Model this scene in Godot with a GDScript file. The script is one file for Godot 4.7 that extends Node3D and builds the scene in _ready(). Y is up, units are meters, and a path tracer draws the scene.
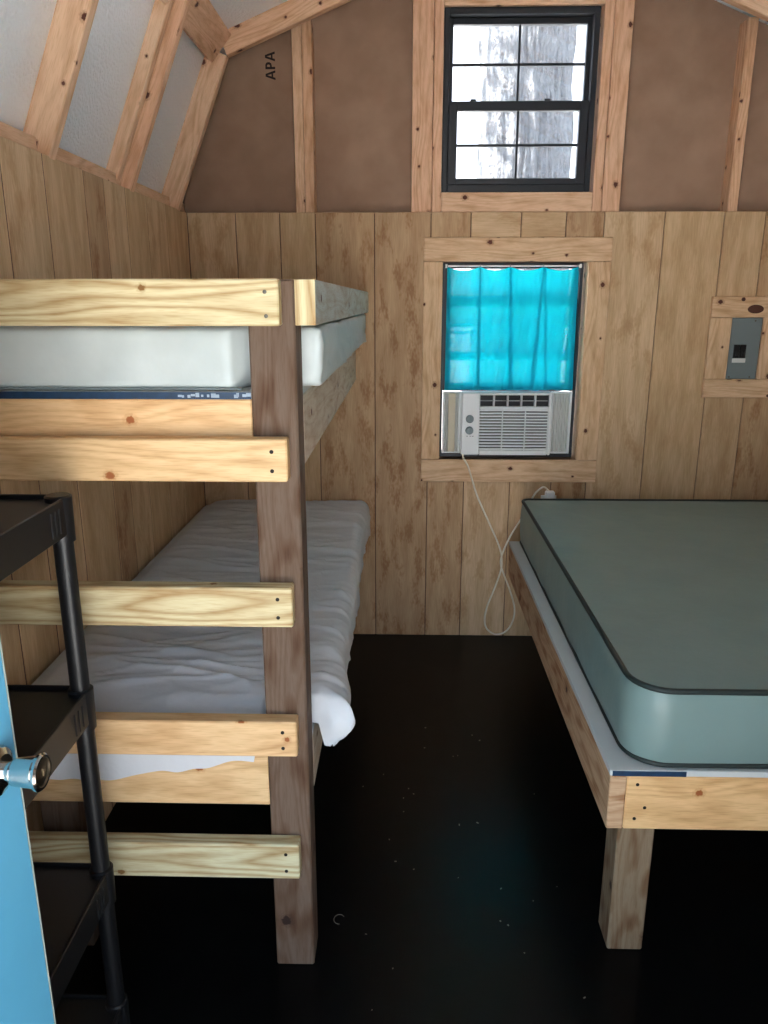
extends Node3D
# A small lofted cabin, 2.77 m wide and 3.4 m deep, seen from its open doorway. y up, metres; the camera stands at x = 0, z = 0.

const BACK := -3.398          # face of the panelling on the far wall
const LEFT := -0.907          # face of the panelling on the left wall
const MID := 0.478            # ridge line
const RIGHT := 1.863
const FRONT := 0.03           # inner face of the front wall
const PANEL_TOP := 1.905

var rng := RandomNumberGenerator.new()
var M := {}
var taken := {}

# ------------------------------------------------------------------ nodes
func numbered(called: String) -> String:
	if not taken.has(called):
		taken[called] = 0
		return called
	taken[called] += 1
	return "%s_%03d" % [called, taken[called]]

func tag(o: Node3D, label: String, category: String, group := "", kind := "") -> Node3D:
	if label: o.set_meta("label", label)
	if category: o.set_meta("category", category)
	if group: o.set_meta("group", group)
	if kind: o.set_meta("kind", kind)
	return o

func thing(called: String, label: String, category: String, at := Vector3.ZERO, kind := "", group := "") -> Node3D:
	var o := Node3D.new()
	o.name = numbered(called)
	add_child(o)
	o.position = at
	tag(o, label, category, group, kind)
	return o

func ST() -> SurfaceTool:
	var st := SurfaceTool.new()
	st.begin(Mesh.PRIMITIVE_TRIANGLES)
	return st

func obj(called: String, st: SurfaceTool, m: Material, parent: Node3D, label := "") -> MeshInstance3D:
	var o := MeshInstance3D.new()
	o.name = called
	o.mesh = st.commit()
	o.material_override = null
	for i in o.mesh.get_surface_count():
		o.mesh.surface_set_material(i, m)
	if parent == self:
		o.name = numbered(called)
	parent.add_child(o, true)
	if label: o.set_meta("label", label)
	return o

# ------------------------------------------------------------------ shapes
func tri(st: SurfaceTool, a: Vector3, b: Vector3, c: Vector3, n: Vector3, ua := Vector2.ZERO, ub := Vector2.ZERO, uc := Vector2.ZERO) -> void:
	var flip := (b - a).cross(c - a).dot(n) > 0.0
	var ps := [a, c, b] if flip else [a, b, c]
	var us := [ua, uc, ub] if flip else [ua, ub, uc]
	for i in 3:
		st.set_normal(n); st.set_uv(us[i]); st.add_vertex(ps[i])

func quad(st: SurfaceTool, a: Vector3, b: Vector3, c: Vector3, d: Vector3, n: Vector3, ua := Vector2.ZERO, ub := Vector2.ZERO, uc := Vector2.ZERO, ud := Vector2.ZERO) -> void:
	tri(st, a, b, c, n, ua, ub, uc)
	tri(st, a, c, d, n, ua, uc, ud)

# A chamfered box. Texture runs along its longest axis; tex is the size in metres that the texture covers.
func board(st: SurfaceTool, xf: Transform3D, size: Vector3, bev := 0.002, tex := Vector2(2.0, 0.14)) -> void:
	var h := size * 0.5
	bev = minf(bev, minf(h.x, minf(h.y, h.z)) * 0.6)
	var lg := 0
	if size.y > size[lg]: lg = 1
	if size.z > size[lg]: lg = 2
	var off := []
	for a in 3:
		for s in 2:
			var wide := 0.0
			for b in 3:
				if b != lg and b != a: wide = maxf(wide, size[b])
			off.append(Vector2(rng.randf() * maxf(0.0, 1.0 - size[lg] / tex.x), rng.randf() * maxf(0.0, 1.0 - wide / tex.y)))
	var corner := func(a: int, sg: Array) -> Vector3:
		var p := Vector3.ZERO
		for k in 3:
			p[k] = sg[k] * (h[k] if k == a else h[k] - bev)
		return p
	var uvf := func(a: int, s: int, p: Vector3) -> Vector2:
		var o: Vector2 = off[a * 2 + (1 if s > 0 else 0)]
		var across := 0.0
		for b in 3:
			if b != lg and b != a:
				across = p[b] + h[b]
				break
		if a == lg:
			return Vector2(o.x + p[(lg + 1) % 3] / tex.x, o.y + (p[(lg + 2) % 3] + h[(lg + 2) % 3]) / tex.y)
		return Vector2(o.x + (p[lg] + h[lg]) / tex.x, o.y + across / tex.y)
	for a in 3:
		var b := (a + 1) % 3
		var c := (a + 2) % 3
		for s in [-1, 1]:
			var ps := []
			for q in [[-1, -1], [1, -1], [1, 1], [-1, 1]]:
				var sg := [0, 0, 0]
				sg[a] = s; sg[b] = q[0]; sg[c] = q[1]
				ps.append(corner.call(a, sg))
			var n := Vector3.ZERO
			n[a] = s
			quad(st, xf * ps[0], xf * ps[1], xf * ps[2], xf * ps[3], (xf.basis * n).normalized(), uvf.call(a, s, ps[0]), uvf.call(a, s, ps[1]), uvf.call(a, s, ps[2]), uvf.call(a, s, ps[3]))
		if bev <= 0.0:
			continue
		for sa in [-1, 1]:
			for sb in [-1, 1]:
				var s0 := [0, 0, 0]
				s0[a] = sa; s0[b] = sb; s0[c] = -1
				var s1 := s0.duplicate()
				s1[c] = 1
				var p0: Vector3 = corner.call(a, s0)
				var p1: Vector3 = corner.call(a, s1)
				var p2: Vector3 = corner.call(b, s1)
				var p3: Vector3 = corner.call(b, s0)
				var n2 := Vector3.ZERO
				n2[a] = sa; n2[b] = sb
				quad(st, xf * p0, xf * p1, xf * p2, xf * p3, (xf.basis * n2).normalized(), uvf.call(a, sa, p0), uvf.call(a, sa, p1), uvf.call(a, sa, p1), uvf.call(a, sa, p0))
	if bev > 0.0:
		for sx in [-1, 1]:
			for sy in [-1, 1]:
				for sz in [-1, 1]:
					var sg := [sx, sy, sz]
					var u: Vector2 = uvf.call(0, sx, corner.call(0, sg))
					tri(st, xf * corner.call(0, sg), xf * corner.call(1, sg), xf * corner.call(2, sg), (xf.basis * Vector3(sx, sy, sz)).normalized(), u, u, u)

# Box between two corners
func bx(st: SurfaceTool, lo: Vector3, hi: Vector3, bev := 0.002, tex := Vector2(2.0, 0.14)) -> void:
	board(st, Transform3D(Basis(), (lo + hi) * 0.5), hi - lo, bev, tex)

func box_obj(called: String, lo: Vector3, hi: Vector3, m: Material, parent: Node3D, bev := 0.002, tex := Vector2(2.0, 0.14), label := "") -> MeshInstance3D:
	var st := ST()
	bx(st, lo, hi, bev, tex)
	return obj(called, st, m, parent, label)

# Convex polygon in x-y, extruded between z0 and z1
func prism(st: SurfaceTool, pts: Array, z0: float, z1: float) -> void:
	var n := pts.size()
	var mid := Vector2.ZERO
	for p in pts: mid += p
	mid /= n
	for i in range(1, n - 1):
		for e in [[z0, -1.0], [z1, 1.0]]:
			tri(st, Vector3(pts[0].x, pts[0].y, e[0]), Vector3(pts[i].x, pts[i].y, e[0]), Vector3(pts[i + 1].x, pts[i + 1].y, e[0]), Vector3(0, 0, e[1]), pts[0], pts[i], pts[i + 1])
	for i in n:
		var a: Vector2 = pts[i]
		var b: Vector2 = pts[(i + 1) % n]
		var nn := Vector2(b.y - a.y, a.x - b.x).normalized()
		if nn.dot(a - mid) < 0: nn = -nn
		quad(st, Vector3(a.x, a.y, z0), Vector3(b.x, b.y, z0), Vector3(b.x, b.y, z1), Vector3(a.x, a.y, z1), Vector3(nn.x, nn.y, 0), a, b, b, a)

func tube(st: SurfaceTool, pts: Array, r: float, sides := 10, closed := false) -> void:
	var n := pts.size()
	var rings := []
	var nrm := []
	var up := Vector3(0.12, 0.31, 0.94).normalized()
	for i in n:
		var a: Vector3 = pts[(i - 1 + n) % n] if closed else pts[maxi(i - 1, 0)]
		var b: Vector3 = pts[(i + 1) % n] if closed else pts[mini(i + 1, n - 1)]
		var t := (b - a).normalized()
		var s := t.cross(up)
		if s.length() < 0.05: s = t.cross(Vector3.RIGHT)
		s = s.normalized()
		var w := s.cross(t)
		var ring := []
		var rn := []
		for k in sides:
			var d := s * cos(TAU * k / sides) + w * sin(TAU * k / sides)
			ring.append(pts[i] + d * r)
			rn.append(d)
		rings.append(ring); nrm.append(rn)
	var last := n if closed else n - 1
	for i in last:
		var j := (i + 1) % n
		for k in sides:
			var l := (k + 1) % sides
			smooth_quad(st, [rings[i][k], rings[j][k], rings[j][l], rings[i][l]], [nrm[i][k], nrm[j][k], nrm[j][l], nrm[i][l]])
	if not closed:
		for e in [0, n - 1]:
			var t2: Vector3 = (pts[0] - pts[1]).normalized() if e == 0 else (pts[n - 1] - pts[n - 2]).normalized()
			for k in range(1, sides - 1):
				tri(st, rings[e][0], rings[e][k], rings[e][k + 1], t2)

func smooth_quad(st: SurfaceTool, p: Array, n: Array, uv: Array = []) -> void:
	var flip: bool = ((p[1] - p[0]).cross(p[2] - p[0]) + (p[2] - p[0]).cross(p[3] - p[0])).dot(n[0] + n[1] + n[2] + n[3]) > 0.0
	var order := [0, 2, 1, 0, 3, 2] if flip else [0, 1, 2, 0, 2, 3]
	for i in order:
		st.set_normal(n[i])
		st.set_uv(uv[i] if uv else Vector2.ZERO)
		st.add_vertex(p[i])

# Profile of (radius, height) turned round the y axis of xf
func lathe(st: SurfaceTool, xf: Transform3D, prof: Array, sides := 24) -> void:
	for i in prof.size() - 1:
		var a: Vector2 = prof[i]
		var b: Vector2 = prof[i + 1]
		var e := b - a
		if e.length() < 1e-6: continue
		var nr := Vector2(e.y, -e.x).normalized()
		for k in sides:
			var t0 := TAU * k / sides
			var t1 := TAU * (k + 1) / sides
			var f := func(q: Vector2, t: float) -> Vector3: return xf * Vector3(q.x * cos(t), q.y, q.x * sin(t))
			var g := func(t: float) -> Vector3: return (xf.basis * Vector3(nr.x * cos(t), nr.y, nr.x * sin(t))).normalized()
			smooth_quad(st, [f.call(a, t0), f.call(b, t0), f.call(b, t1), f.call(a, t1)], [g.call(t0), g.call(t0), g.call(t1), g.call(t1)])

# Smooth grid over u, v in 0..1
func grid(st: SurfaceTool, nu: int, nv: int, f: Callable, uvs := Vector2.ONE) -> void:
	var p := []
	for i in nu + 1:
		var row := PackedVector3Array()
		for j in nv + 1:
			row.append(f.call(float(i) / nu, float(j) / nv))
		p.append(row)
	for i in nu:
		for j in nv:
			var q := [[i, j], [i + 1, j], [i + 1, j + 1], [i, j + 1]]
			for k in [0, 2, 1, 0, 3, 2]:
				st.set_smooth_group(0)
				st.set_uv(Vector2(float(q[k][0]) / nu * uvs.x, float(q[k][1]) / nv * uvs.y))
				st.add_vertex(p[q[k][0]][q[k][1]])

# Rounded box of soft stuff: each point of a subdivided box is pulled to a rounded shape, then moved by f(point, normal)
func soft_box(st: SurfaceTool, lo: Vector3, hi: Vector3, r: float, seg: Vector3i, f: Callable) -> void:
	var c := (lo + hi) * 0.5
	var h := (hi - lo) * 0.5
	var place := func(q: Vector3) -> Vector3:
		var inner := Vector3(clampf(q.x, -h.x + r, h.x - r), clampf(q.y, -h.y + r, h.y - r), clampf(q.z, -h.z + r, h.z - r))
		var d := q - inner
		var n := d.normalized()
		return f.call(c + inner + n * r, n)
	for a in 3:
		var b := (a + 1) % 3
		var d := (a + 2) % 3
		for s in [-1.0, 1.0]:
			var nu: int = seg[b]
			var nv: int = seg[d]
			var pts := []
			for i in nu + 1:
				var row := PackedVector3Array()
				for j in nv + 1:
					var q := Vector3.ZERO
					q[a] = s * h[a]
					# denser near the rounded edges
					var tu := soften(float(i) / nu)
					var tv := soften(float(j) / nv)
					q[b] = h[b] * tu
					q[d] = h[d] * tv
					row.append(place.call(q))
				pts.append(row)
			for i in nu:
				for j in nv:
					var q4 := [[i, j], [i + 1, j], [i + 1, j + 1], [i, j + 1]]
					for k in ([0, 2, 1, 0, 3, 2] if s > 0 else [0, 1, 2, 0, 2, 3]):
						var v: Vector3 = pts[q4[k][0]][q4[k][1]]
						st.set_smooth_group(0)
						st.set_uv(Vector2(v[b], v[d]))
						st.add_vertex(v)

func soften(t: float) -> float:
	var x := t * 2.0 - 1.0
	return x * 0.75 + 0.25 * sin(x * PI * 0.5)

func noise(sd: int, freq: float, oct := 3, kind := FastNoiseLite.TYPE_SIMPLEX) -> FastNoiseLite:
	var n := FastNoiseLite.new()
	n.seed = sd
	n.frequency = freq
	n.noise_type = kind
	n.fractal_octaves = oct
	n.fractal_type = FastNoiseLite.FRACTAL_FBM if oct > 1 else FastNoiseLite.FRACTAL_NONE
	return n

# ------------------------------------------------------------------ textures
# Sawn wood, near-white with brown grain (the material's colour tints it). knots: [along 0..1, across 0..1, radius in metres]
func wood(sd: int, w: int, hgt: int, size: Vector2, knots: Array, freq: float, grain: float, stain: float, knot := Color(0.36, 0.2, 0.12)) -> ImageTexture:
	var slow := noise(sd, 1.0, 2)
	var fine := noise(sd + 7, 1.0, 2)
	var data := PackedByteArray()
	data.resize(w * hgt * 3)
	var at := 0
	for j in hgt:
		var y := size.y * j / hgt
		for i in w:
			var x := size.x * i / w
			var yy := y + 0.012 * slow.get_noise_2d(x * 1.6, y * 4.0)
			var core := 0.0
			for k in knots:
				var kx: float = x - k[0] * size.x
				if absf(kx) > 0.25: continue
				var ky: float = y - k[1] * size.y
				var r: float = k[2]
				var e := exp(-(kx * kx) / (r * r * 14.0) - (ky * ky) / (r * r * 5.0))
				yy += signf(ky) * r * 0.9 * e * (1.0 - exp(-absf(ky) / r * 2.0))
				var d := sqrt(kx * kx * 0.7 + ky * ky) / r * (1.0 + 0.25 * slow.get_noise_2d(x * 90.0, y * 90.0))
				core = maxf(core, clampf((1.15 - d) * 4.0, 0.0, 1.0))
				core = maxf(core, 0.22 * clampf(1.0 - absf(d - 1.4) * 1.8, 0.0, 1.0))
			var ph := yy * freq + 1.6 * slow.get_noise_2d(x * 0.9 + 31.0, yy * 9.0)
			var ring := absf(fposmod(ph, 1.0) * 2.0 - 1.0)
			ring = ring * ring
			var g := fine.get_noise_2d(x * 14.0, y * 420.0)
			var st := slow.get_noise_2d(x * 5.0 + 90.0, y * 16.0 + 12.0)
			var t := clampf(ring * grain * 0.62 + maxf(g, 0.0) * 0.26 + maxf(st, 0.0) * stain, 0.0, 1.0)
			var c := Color(1.0 - 0.28 * t, 1.0 - 0.42 * t, 1.0 - 0.55 * t)
			c = c.lerp(knot, core)
			data[at] = int(c.r * 255.0); data[at + 1] = int(c.g * 255.0); data[at + 2] = int(c.b * 255.0)
			at += 3
	return ImageTexture.create_from_image(Image.create_from_data(w, hgt, false, Image.FORMAT_RGB8, data))

# The print on the wall panelling: pale weathered boards with brown scuffs
func panel_print(sd: int, w: int, hgt: int, size: Vector2, scuff: float) -> ImageTexture:
	var slow := noise(sd, 1.0, 3)
	var fine := noise(sd + 3, 1.0, 2)
	var data := PackedByteArray()
	data.resize(w * hgt * 3)
	var at := 0
	for j in hgt:
		var y := size.y * j / hgt
		for i in w:
			var x := size.x * i / w
			var g := fine.get_noise_2d(x * 9.0, y * 260.0)
			var b := slow.get_noise_2d(x * 2.2, y * 14.0)
			var s := slow.get_noise_2d(x * 3.6 + 40.0, y * 11.0 + 9.0) + 0.35 * fine.get_noise_2d(x * 30.0, y * 90.0)
			var t := clampf(0.24 + 0.17 * g + 0.24 * b, 0.0, 1.0)
			var c := Color(1.0 - 0.25 * t, 1.0 - 0.33 * t, 1.0 - 0.42 * t)
			c = c.lerp(Color(0.70, 0.56, 0.43), clampf((s - 0.10) * 1.5, 0.0, 1.0) * scuff)
			data[at] = int(c.r * 255.0); data[at + 1] = int(c.g * 255.0); data[at + 2] = int(c.b * 255.0)
			at += 3
	return ImageTexture.create_from_image(Image.create_from_data(w, hgt, false, Image.FORMAT_RGB8, data))

func ntex(sd: int, freq: float, oct: int, lo: Color, hi: Color, kind := FastNoiseLite.TYPE_SIMPLEX, size := 512, normal := 0.0) -> NoiseTexture2D:
	var t := NoiseTexture2D.new()
	t.noise = noise(sd, freq, oct, kind)
	t.width = size; t.height = size
	t.seamless = true
	if normal > 0.0:
		t.as_normal_map = true
		t.bump_strength = normal
	else:
		var g := Gradient.new()
		g.set_color(0, lo); g.set_color(1, hi)
		t.color_ramp = g
	return t

func mat(c: Color, rough := 0.8, metal := 0.0, tex: Texture2D = null, spec := 0.5) -> StandardMaterial3D:
	var m := StandardMaterial3D.new()
	m.albedo_color = c
	m.roughness = rough
	m.metallic = metal
	m.metallic_specular = spec
	m.albedo_texture = tex
	return m

func tri_mat(m: StandardMaterial3D, scale: Vector3, world := true) -> StandardMaterial3D:
	m.uv1_triplanar = true
	m.uv1_world_triplanar = world
	m.uv1_scale = scale
	return m

func bumpy(m: StandardMaterial3D, t: Texture2D, s: float) -> StandardMaterial3D:
	m.normal_enabled = true
	m.normal_texture = t
	m.normal_scale = s
	return m

func make_materials() -> void:
	var size := Vector2(2.0, 0.14)
	var ta := wood(11, 1024, 96, size, [[0.13, 0.3, 0.006], [0.31, 0.62, 0.008], [0.40, 0.3, 0.004], [0.47, 0.25, 0.005], [0.60, 0.7, 0.007], [0.74, 0.45, 0.004], [0.83, 0.4, 0.008]], 34.0, 0.42, 0.25)
	var tb := wood(23, 1024, 96, size, [[0.08, 0.6, 0.005], [0.16, 0.4, 0.004], [0.24, 0.35, 0.007], [0.44, 0.6, 0.004], [0.55, 0.55, 0.008], [0.72, 0.2, 0.004], [0.91, 0.66, 0.006]], 26.0, 0.35, 0.3)
	var tc := wood(37, 1024, 96, size, [[0.22, 0.75, 0.006], [0.38, 0.42, 0.006], [0.78, 0.75, 0.005]], 36.0, 1.0, 0.2, Color(0.6, 0.45, 0.28))
	var td := wood(51, 1024, 96, size, [[0.2, 0.2, 0.010], [0.64, 0.72, 0.008]], 60.0, 0.5, 0.8, Color(0.4, 0.28, 0.2))
	var pine := Color(0.84, 0.66, 0.47)
	M.rafter = [mat(Color(0.92, 0.75, 0.62), 0.75, 0, ta), mat(Color(0.93, 0.78, 0.645), 0.75, 0, tb), mat(Color(0.91, 0.74, 0.60), 0.75, 0, ta)]
	var tk := wood(63, 1024, 96, size, [[0.1, 0.5, 0.005], [0.27, 0.7, 0.007], [0.42, 0.3, 0.005], [0.5, 0.62, 0.006], [0.66, 0.35, 0.007], [0.85, 0.6, 0.006]], 30.0, 0.4, 0.3, Color(0.66, 0.45, 0.29))
	M.trim = [mat(Color(0.92, 0.785, 0.635), 0.7, 0, ta), mat(Color(0.90, 0.765, 0.61), 0.7, 0, tb)]
	M.rail = [mat(Color(0.92, 0.78, 0.58), 0.65, 0, tk), mat(Color(0.92, 0.77, 0.57), 0.65, 0, tk)]
	M.treated = [mat(Color(0.87, 0.82, 0.65), 0.7, 0, tc), mat(Color(0.85, 0.83, 0.68), 0.7, 0, tc)]
	M.aged = mat(Color(0.43, 0.355, 0.295), 0.85, 0, td)
	M.leg = mat(Color(0.56, 0.48, 0.38), 0.85, 0, td)
	M.worn_rail = mat(Color(0.80, 0.66, 0.52), 0.8, 0, td)
	M.orange_rail = mat(Color(0.93, 0.76, 0.54), 0.65, 0, tk)
	M.grey_rail = mat(Color(0.87, 0.82, 0.74), 0.8, 0, tb)
	M.weathered = mat(Color(0.80, 0.83, 0.80), 0.8, 0, tb)
	M.panel = []
	for k in 5:
		M.panel.append(mat([Color(0.85, 0.725, 0.57), Color(0.81, 0.68, 0.53), Color(0.88, 0.76, 0.61), Color(0.79, 0.66, 0.515), Color(0.86, 0.735, 0.575)][k], 0.6, 0, panel_print(71 + k * 5, 1024, 112, Vector2(1.95, 0.29), [0.15, 0.5, 0.3, 0.6, 0.12][k]), 0.4))
	M.sheathing = tri_mat(mat(Color(0.67, 0.545, 0.455), 0.85, 0, ntex(5, 0.012, 4, Color(0.9, 0.88, 0.86), Color(1, 1, 1))), Vector3(0.7, 0.7, 0.7))
	M.ply = tri_mat(mat(Color(0.74, 0.58, 0.42), 0.8, 0, ntex(6, 0.01, 4, Color(0.85, 0.8, 0.75), Color(1, 1, 1))), Vector3(0.4, 2.0, 2.0))
	M.foil = tri_mat(bumpy(mat(Color(0.94, 0.97, 1.0), 0.36, 0.3), ntex(8, 0.09, 1, Color.BLACK, Color.WHITE, FastNoiseLite.TYPE_CELLULAR, 512, 6.0), 0.6), Vector3(2.2, 2.2, 2.2))
	M.floor = tri_mat(mat(Color(0.04, 0.044, 0.047), 0.28, 0, ntex(9, 0.02, 4, Color(0.75, 0.75, 0.75), Color(1, 1, 1)), 0.29), Vector3(0.8, 0.8, 0.8))
	M.black_frame = mat(Color(0.10, 0.12, 0.15), 0.45)
	M.black_plastic = bumpy(mat(Color(0.07, 0.075, 0.085), 0.42), ntex(14, 0.3, 2, Color.BLACK, Color.WHITE, FastNoiseLite.TYPE_SIMPLEX, 256, 2.0), 0.15)
	tri_mat(M.black_plastic, Vector3(6, 6, 6))
	var glass := mat(Color(0.9, 0.95, 1.0, 0.06), 0.03)
	glass.transparency = BaseMaterial3D.TRANSPARENCY_ALPHA
	M.glass = glass
	M.white_plastic = mat(Color(0.93, 0.94, 0.94), 0.4)
	M.ac_grey = mat(Color(0.70, 0.71, 0.71), 0.45)
	M.ac_dark = mat(Color(0.16, 0.16, 0.17), 0.7)
	M.accordion = mat(Color(0.80, 0.80, 0.78), 0.5)
	M.strip_wood = mat(Color(0.86, 0.82, 0.72), 0.7)
	var cur := mat(Color(0.02, 0.62, 0.70, 0.985), 0.9)
	cur.transparency = BaseMaterial3D.TRANSPARENCY_ALPHA
	cur.backlight_enabled = true
	cur.backlight = Color(0.0, 0.73, 0.80)
	M.curtain = cur
	var sheet_n := ntex(15, 0.02, 4, Color.BLACK, Color.WHITE, FastNoiseLite.TYPE_SIMPLEX, 512, 4.0)
	M.sheet = tri_mat(bumpy(mat(Color(0.84, 0.85, 0.86), 0.75), sheet_n, 0.25), Vector3(1.5, 1.5, 4.0))
	M.vinyl_white = tri_mat(bumpy(mat(Color(0.78, 0.81, 0.80), 0.5, 0, ntex(16, 0.01, 4, Color(0.93, 0.94, 0.94), Color(1, 1, 1))), sheet_n, 0.12), Vector3(1.2, 1.2, 1.2))
	M.vinyl_green = tri_mat(bumpy(mat(Color(0.50, 0.585, 0.565), 0.42, 0, ntex(17, 0.006, 3, Color(0.94, 0.95, 0.95), Color(1, 1, 1))), sheet_n, 0.10), Vector3(0.9, 0.9, 0.9))
	M.piping = mat(Color(0.13, 0.17, 0.16), 0.6)
	M.board_white = mat(Color(0.80, 0.81, 0.80), 0.55)
	M.blue_edge = tri_mat(mat(Color(0.10, 0.235, 0.36), 0.5, 0, ntex(18, 0.05, 3, Color(0.8, 0.8, 0.8), Color(1, 1, 1), FastNoiseLite.TYPE_SIMPLEX, 256)), Vector3(3, 3, 3))
	M.door_blue = tri_mat(mat(Color(0.40, 0.73, 0.88), 0.45, 0, ntex(19, 0.008, 4, Color(0.93, 0.95, 0.96), Color(1, 1, 1))), Vector3(0.6, 0.6, 0.6))
	M.door_edge = mat(Color(0.62, 0.66, 0.62), 0.7)
	M.chrome = mat(Color(0.80, 0.80, 0.78), 0.16, 1.0)
	M.brass_dull = mat(Color(0.42, 0.38, 0.32), 0.35, 1.0)
	M.screw = mat(Color(0.42, 0.40, 0.36), 0.4, 0.9)
	M.screw_dark = mat(Color(0.16, 0.14, 0.12), 0.5, 0.7)
	M.metal_grey = mat(Color(0.47, 0.52, 0.53), 0.45, 0.1)
	M.breaker = mat(Color(0.05, 0.05, 0.055), 0.5)
	M.paper = mat(Color(0.88, 0.88, 0.86), 0.8)
	M.torn = mat(Color(0.62, 0.68, 0.74), 0.8)
	M.cord = mat(Color(0.96, 0.93, 0.85), 0.5)
	M.ink = mat(Color(0.16, 0.11, 0.10), 0.9)
	M.knot = mat(Color(0.30, 0.15, 0.09), 0.6)
	M.bark = tri_mat(bumpy(mat(Color(0.40, 0.42, 0.45), 0.95, 0, ntex(25, 0.03, 4, Color(0.62, 0.60, 0.58), Color(1, 1, 1))), ntex(26, 0.05, 3, Color.BLACK, Color.WHITE, FastNoiseLite.TYPE_SIMPLEX, 512, 8.0), 0.8), Vector3(3.0, 0.6, 3.0))
	M.ground = tri_mat(mat(Color(0.78, 0.78, 0.77), 1.0, 0, ntex(27, 0.02, 5, Color(0.78, 0.78, 0.78), Color(1, 1, 1))), Vector3(0.25, 0.25, 0.25))
	M.leaf = mat(Color(0.30, 0.42, 0.18), 0.7)
	M.leaf.backlight_enabled = true
	M.leaf.backlight = Color(0.35, 0.5, 0.15)
	M.lint = mat(Color(0.60, 0.58, 0.52), 0.9)

# ------------------------------------------------------------------ the scene
func _ready() -> void:
	rng.seed = 4711
	set_camera_and_light()
	make_materials()
	build_floor()
	build_back_wall()
	build_side_walls()
	build_front_wall()
	build_ceiling()
	build_windows()
	build_door()
	build_bunk_bed()
	build_bunk_mattresses()
	build_right_bed()
	build_shelf_unit()
	build_air_conditioner()
	build_curtain()
	build_breaker_panel()
	build_outside()
	build_lint()

func set_camera_and_light() -> void:
	var cam := Camera3D.new()
	cam.name = "camera"
	cam.fov = rad_to_deg(2.0 * atan(512.0 / 765.0))
	cam.near = 0.02
	cam.far = 300.0
	add_child(cam)
	cam.position = Vector3(0, 1.545, 0)
	cam.rotation = Vector3(-atan(210.0 / 765.0), atan(19.0 / sqrt(765.0 * 765.0 + 210.0 * 210.0)), 0)
	cam.current = true
	var sky_look := ProceduralSkyMaterial.new()
	sky_look.sky_top_color = Color(0.76, 0.86, 0.98)
	sky_look.sky_horizon_color = Color(0.93, 0.96, 1.0)
	sky_look.ground_horizon_color = Color(0.80, 0.80, 0.78)
	sky_look.ground_bottom_color = Color(0.45, 0.44, 0.40)
	sky_look.sky_curve = 0.25
	sky_look.sky_energy_multiplier = 1.0
	sky_look.sun_angle_max = 5.0
	var sky := Sky.new()
	sky.sky_material = sky_look
	var env := Environment.new()
	env.background_mode = Environment.BG_SKY
	env.sky = sky
	env.ambient_light_source = Environment.AMBIENT_SOURCE_SKY
	env.background_energy_multiplier = 1.0
	env.tonemap_mode = Environment.TONE_MAPPER_LINEAR
	env.tonemap_exposure = 5.2
	env.sdfgi_enabled = true
	env.ssao_enabled = true
	env.ssil_enabled = true
	var we := WorldEnvironment.new()
	we.name = "world_environment"
	we.environment = env
	add_child(we)
	var sun := DirectionalLight3D.new()
	sun.name = "sun"
	sun.light_energy = 5.0
	sun.light_color = Color(1.0, 0.98, 0.96)
	sun.light_angular_distance = 0.6
	sun.shadow_enabled = true
	add_child(sun)
	sun.look_at_from_position(Vector3(-5.5, 8.0, 0.6), Vector3.ZERO, Vector3.UP)

func build_floor() -> void:
	var st := ST()
	bx(st, Vector3(LEFT - 0.1, -0.05, BACK - 0.11), Vector3(RIGHT + 0.1, 0, FRONT + 0.11), 0.0)
	var o := obj("floor", st, M.floor, self)
	tag(o, "black painted plywood floor with a dull gloss", "floor", "", "structure")

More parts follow.
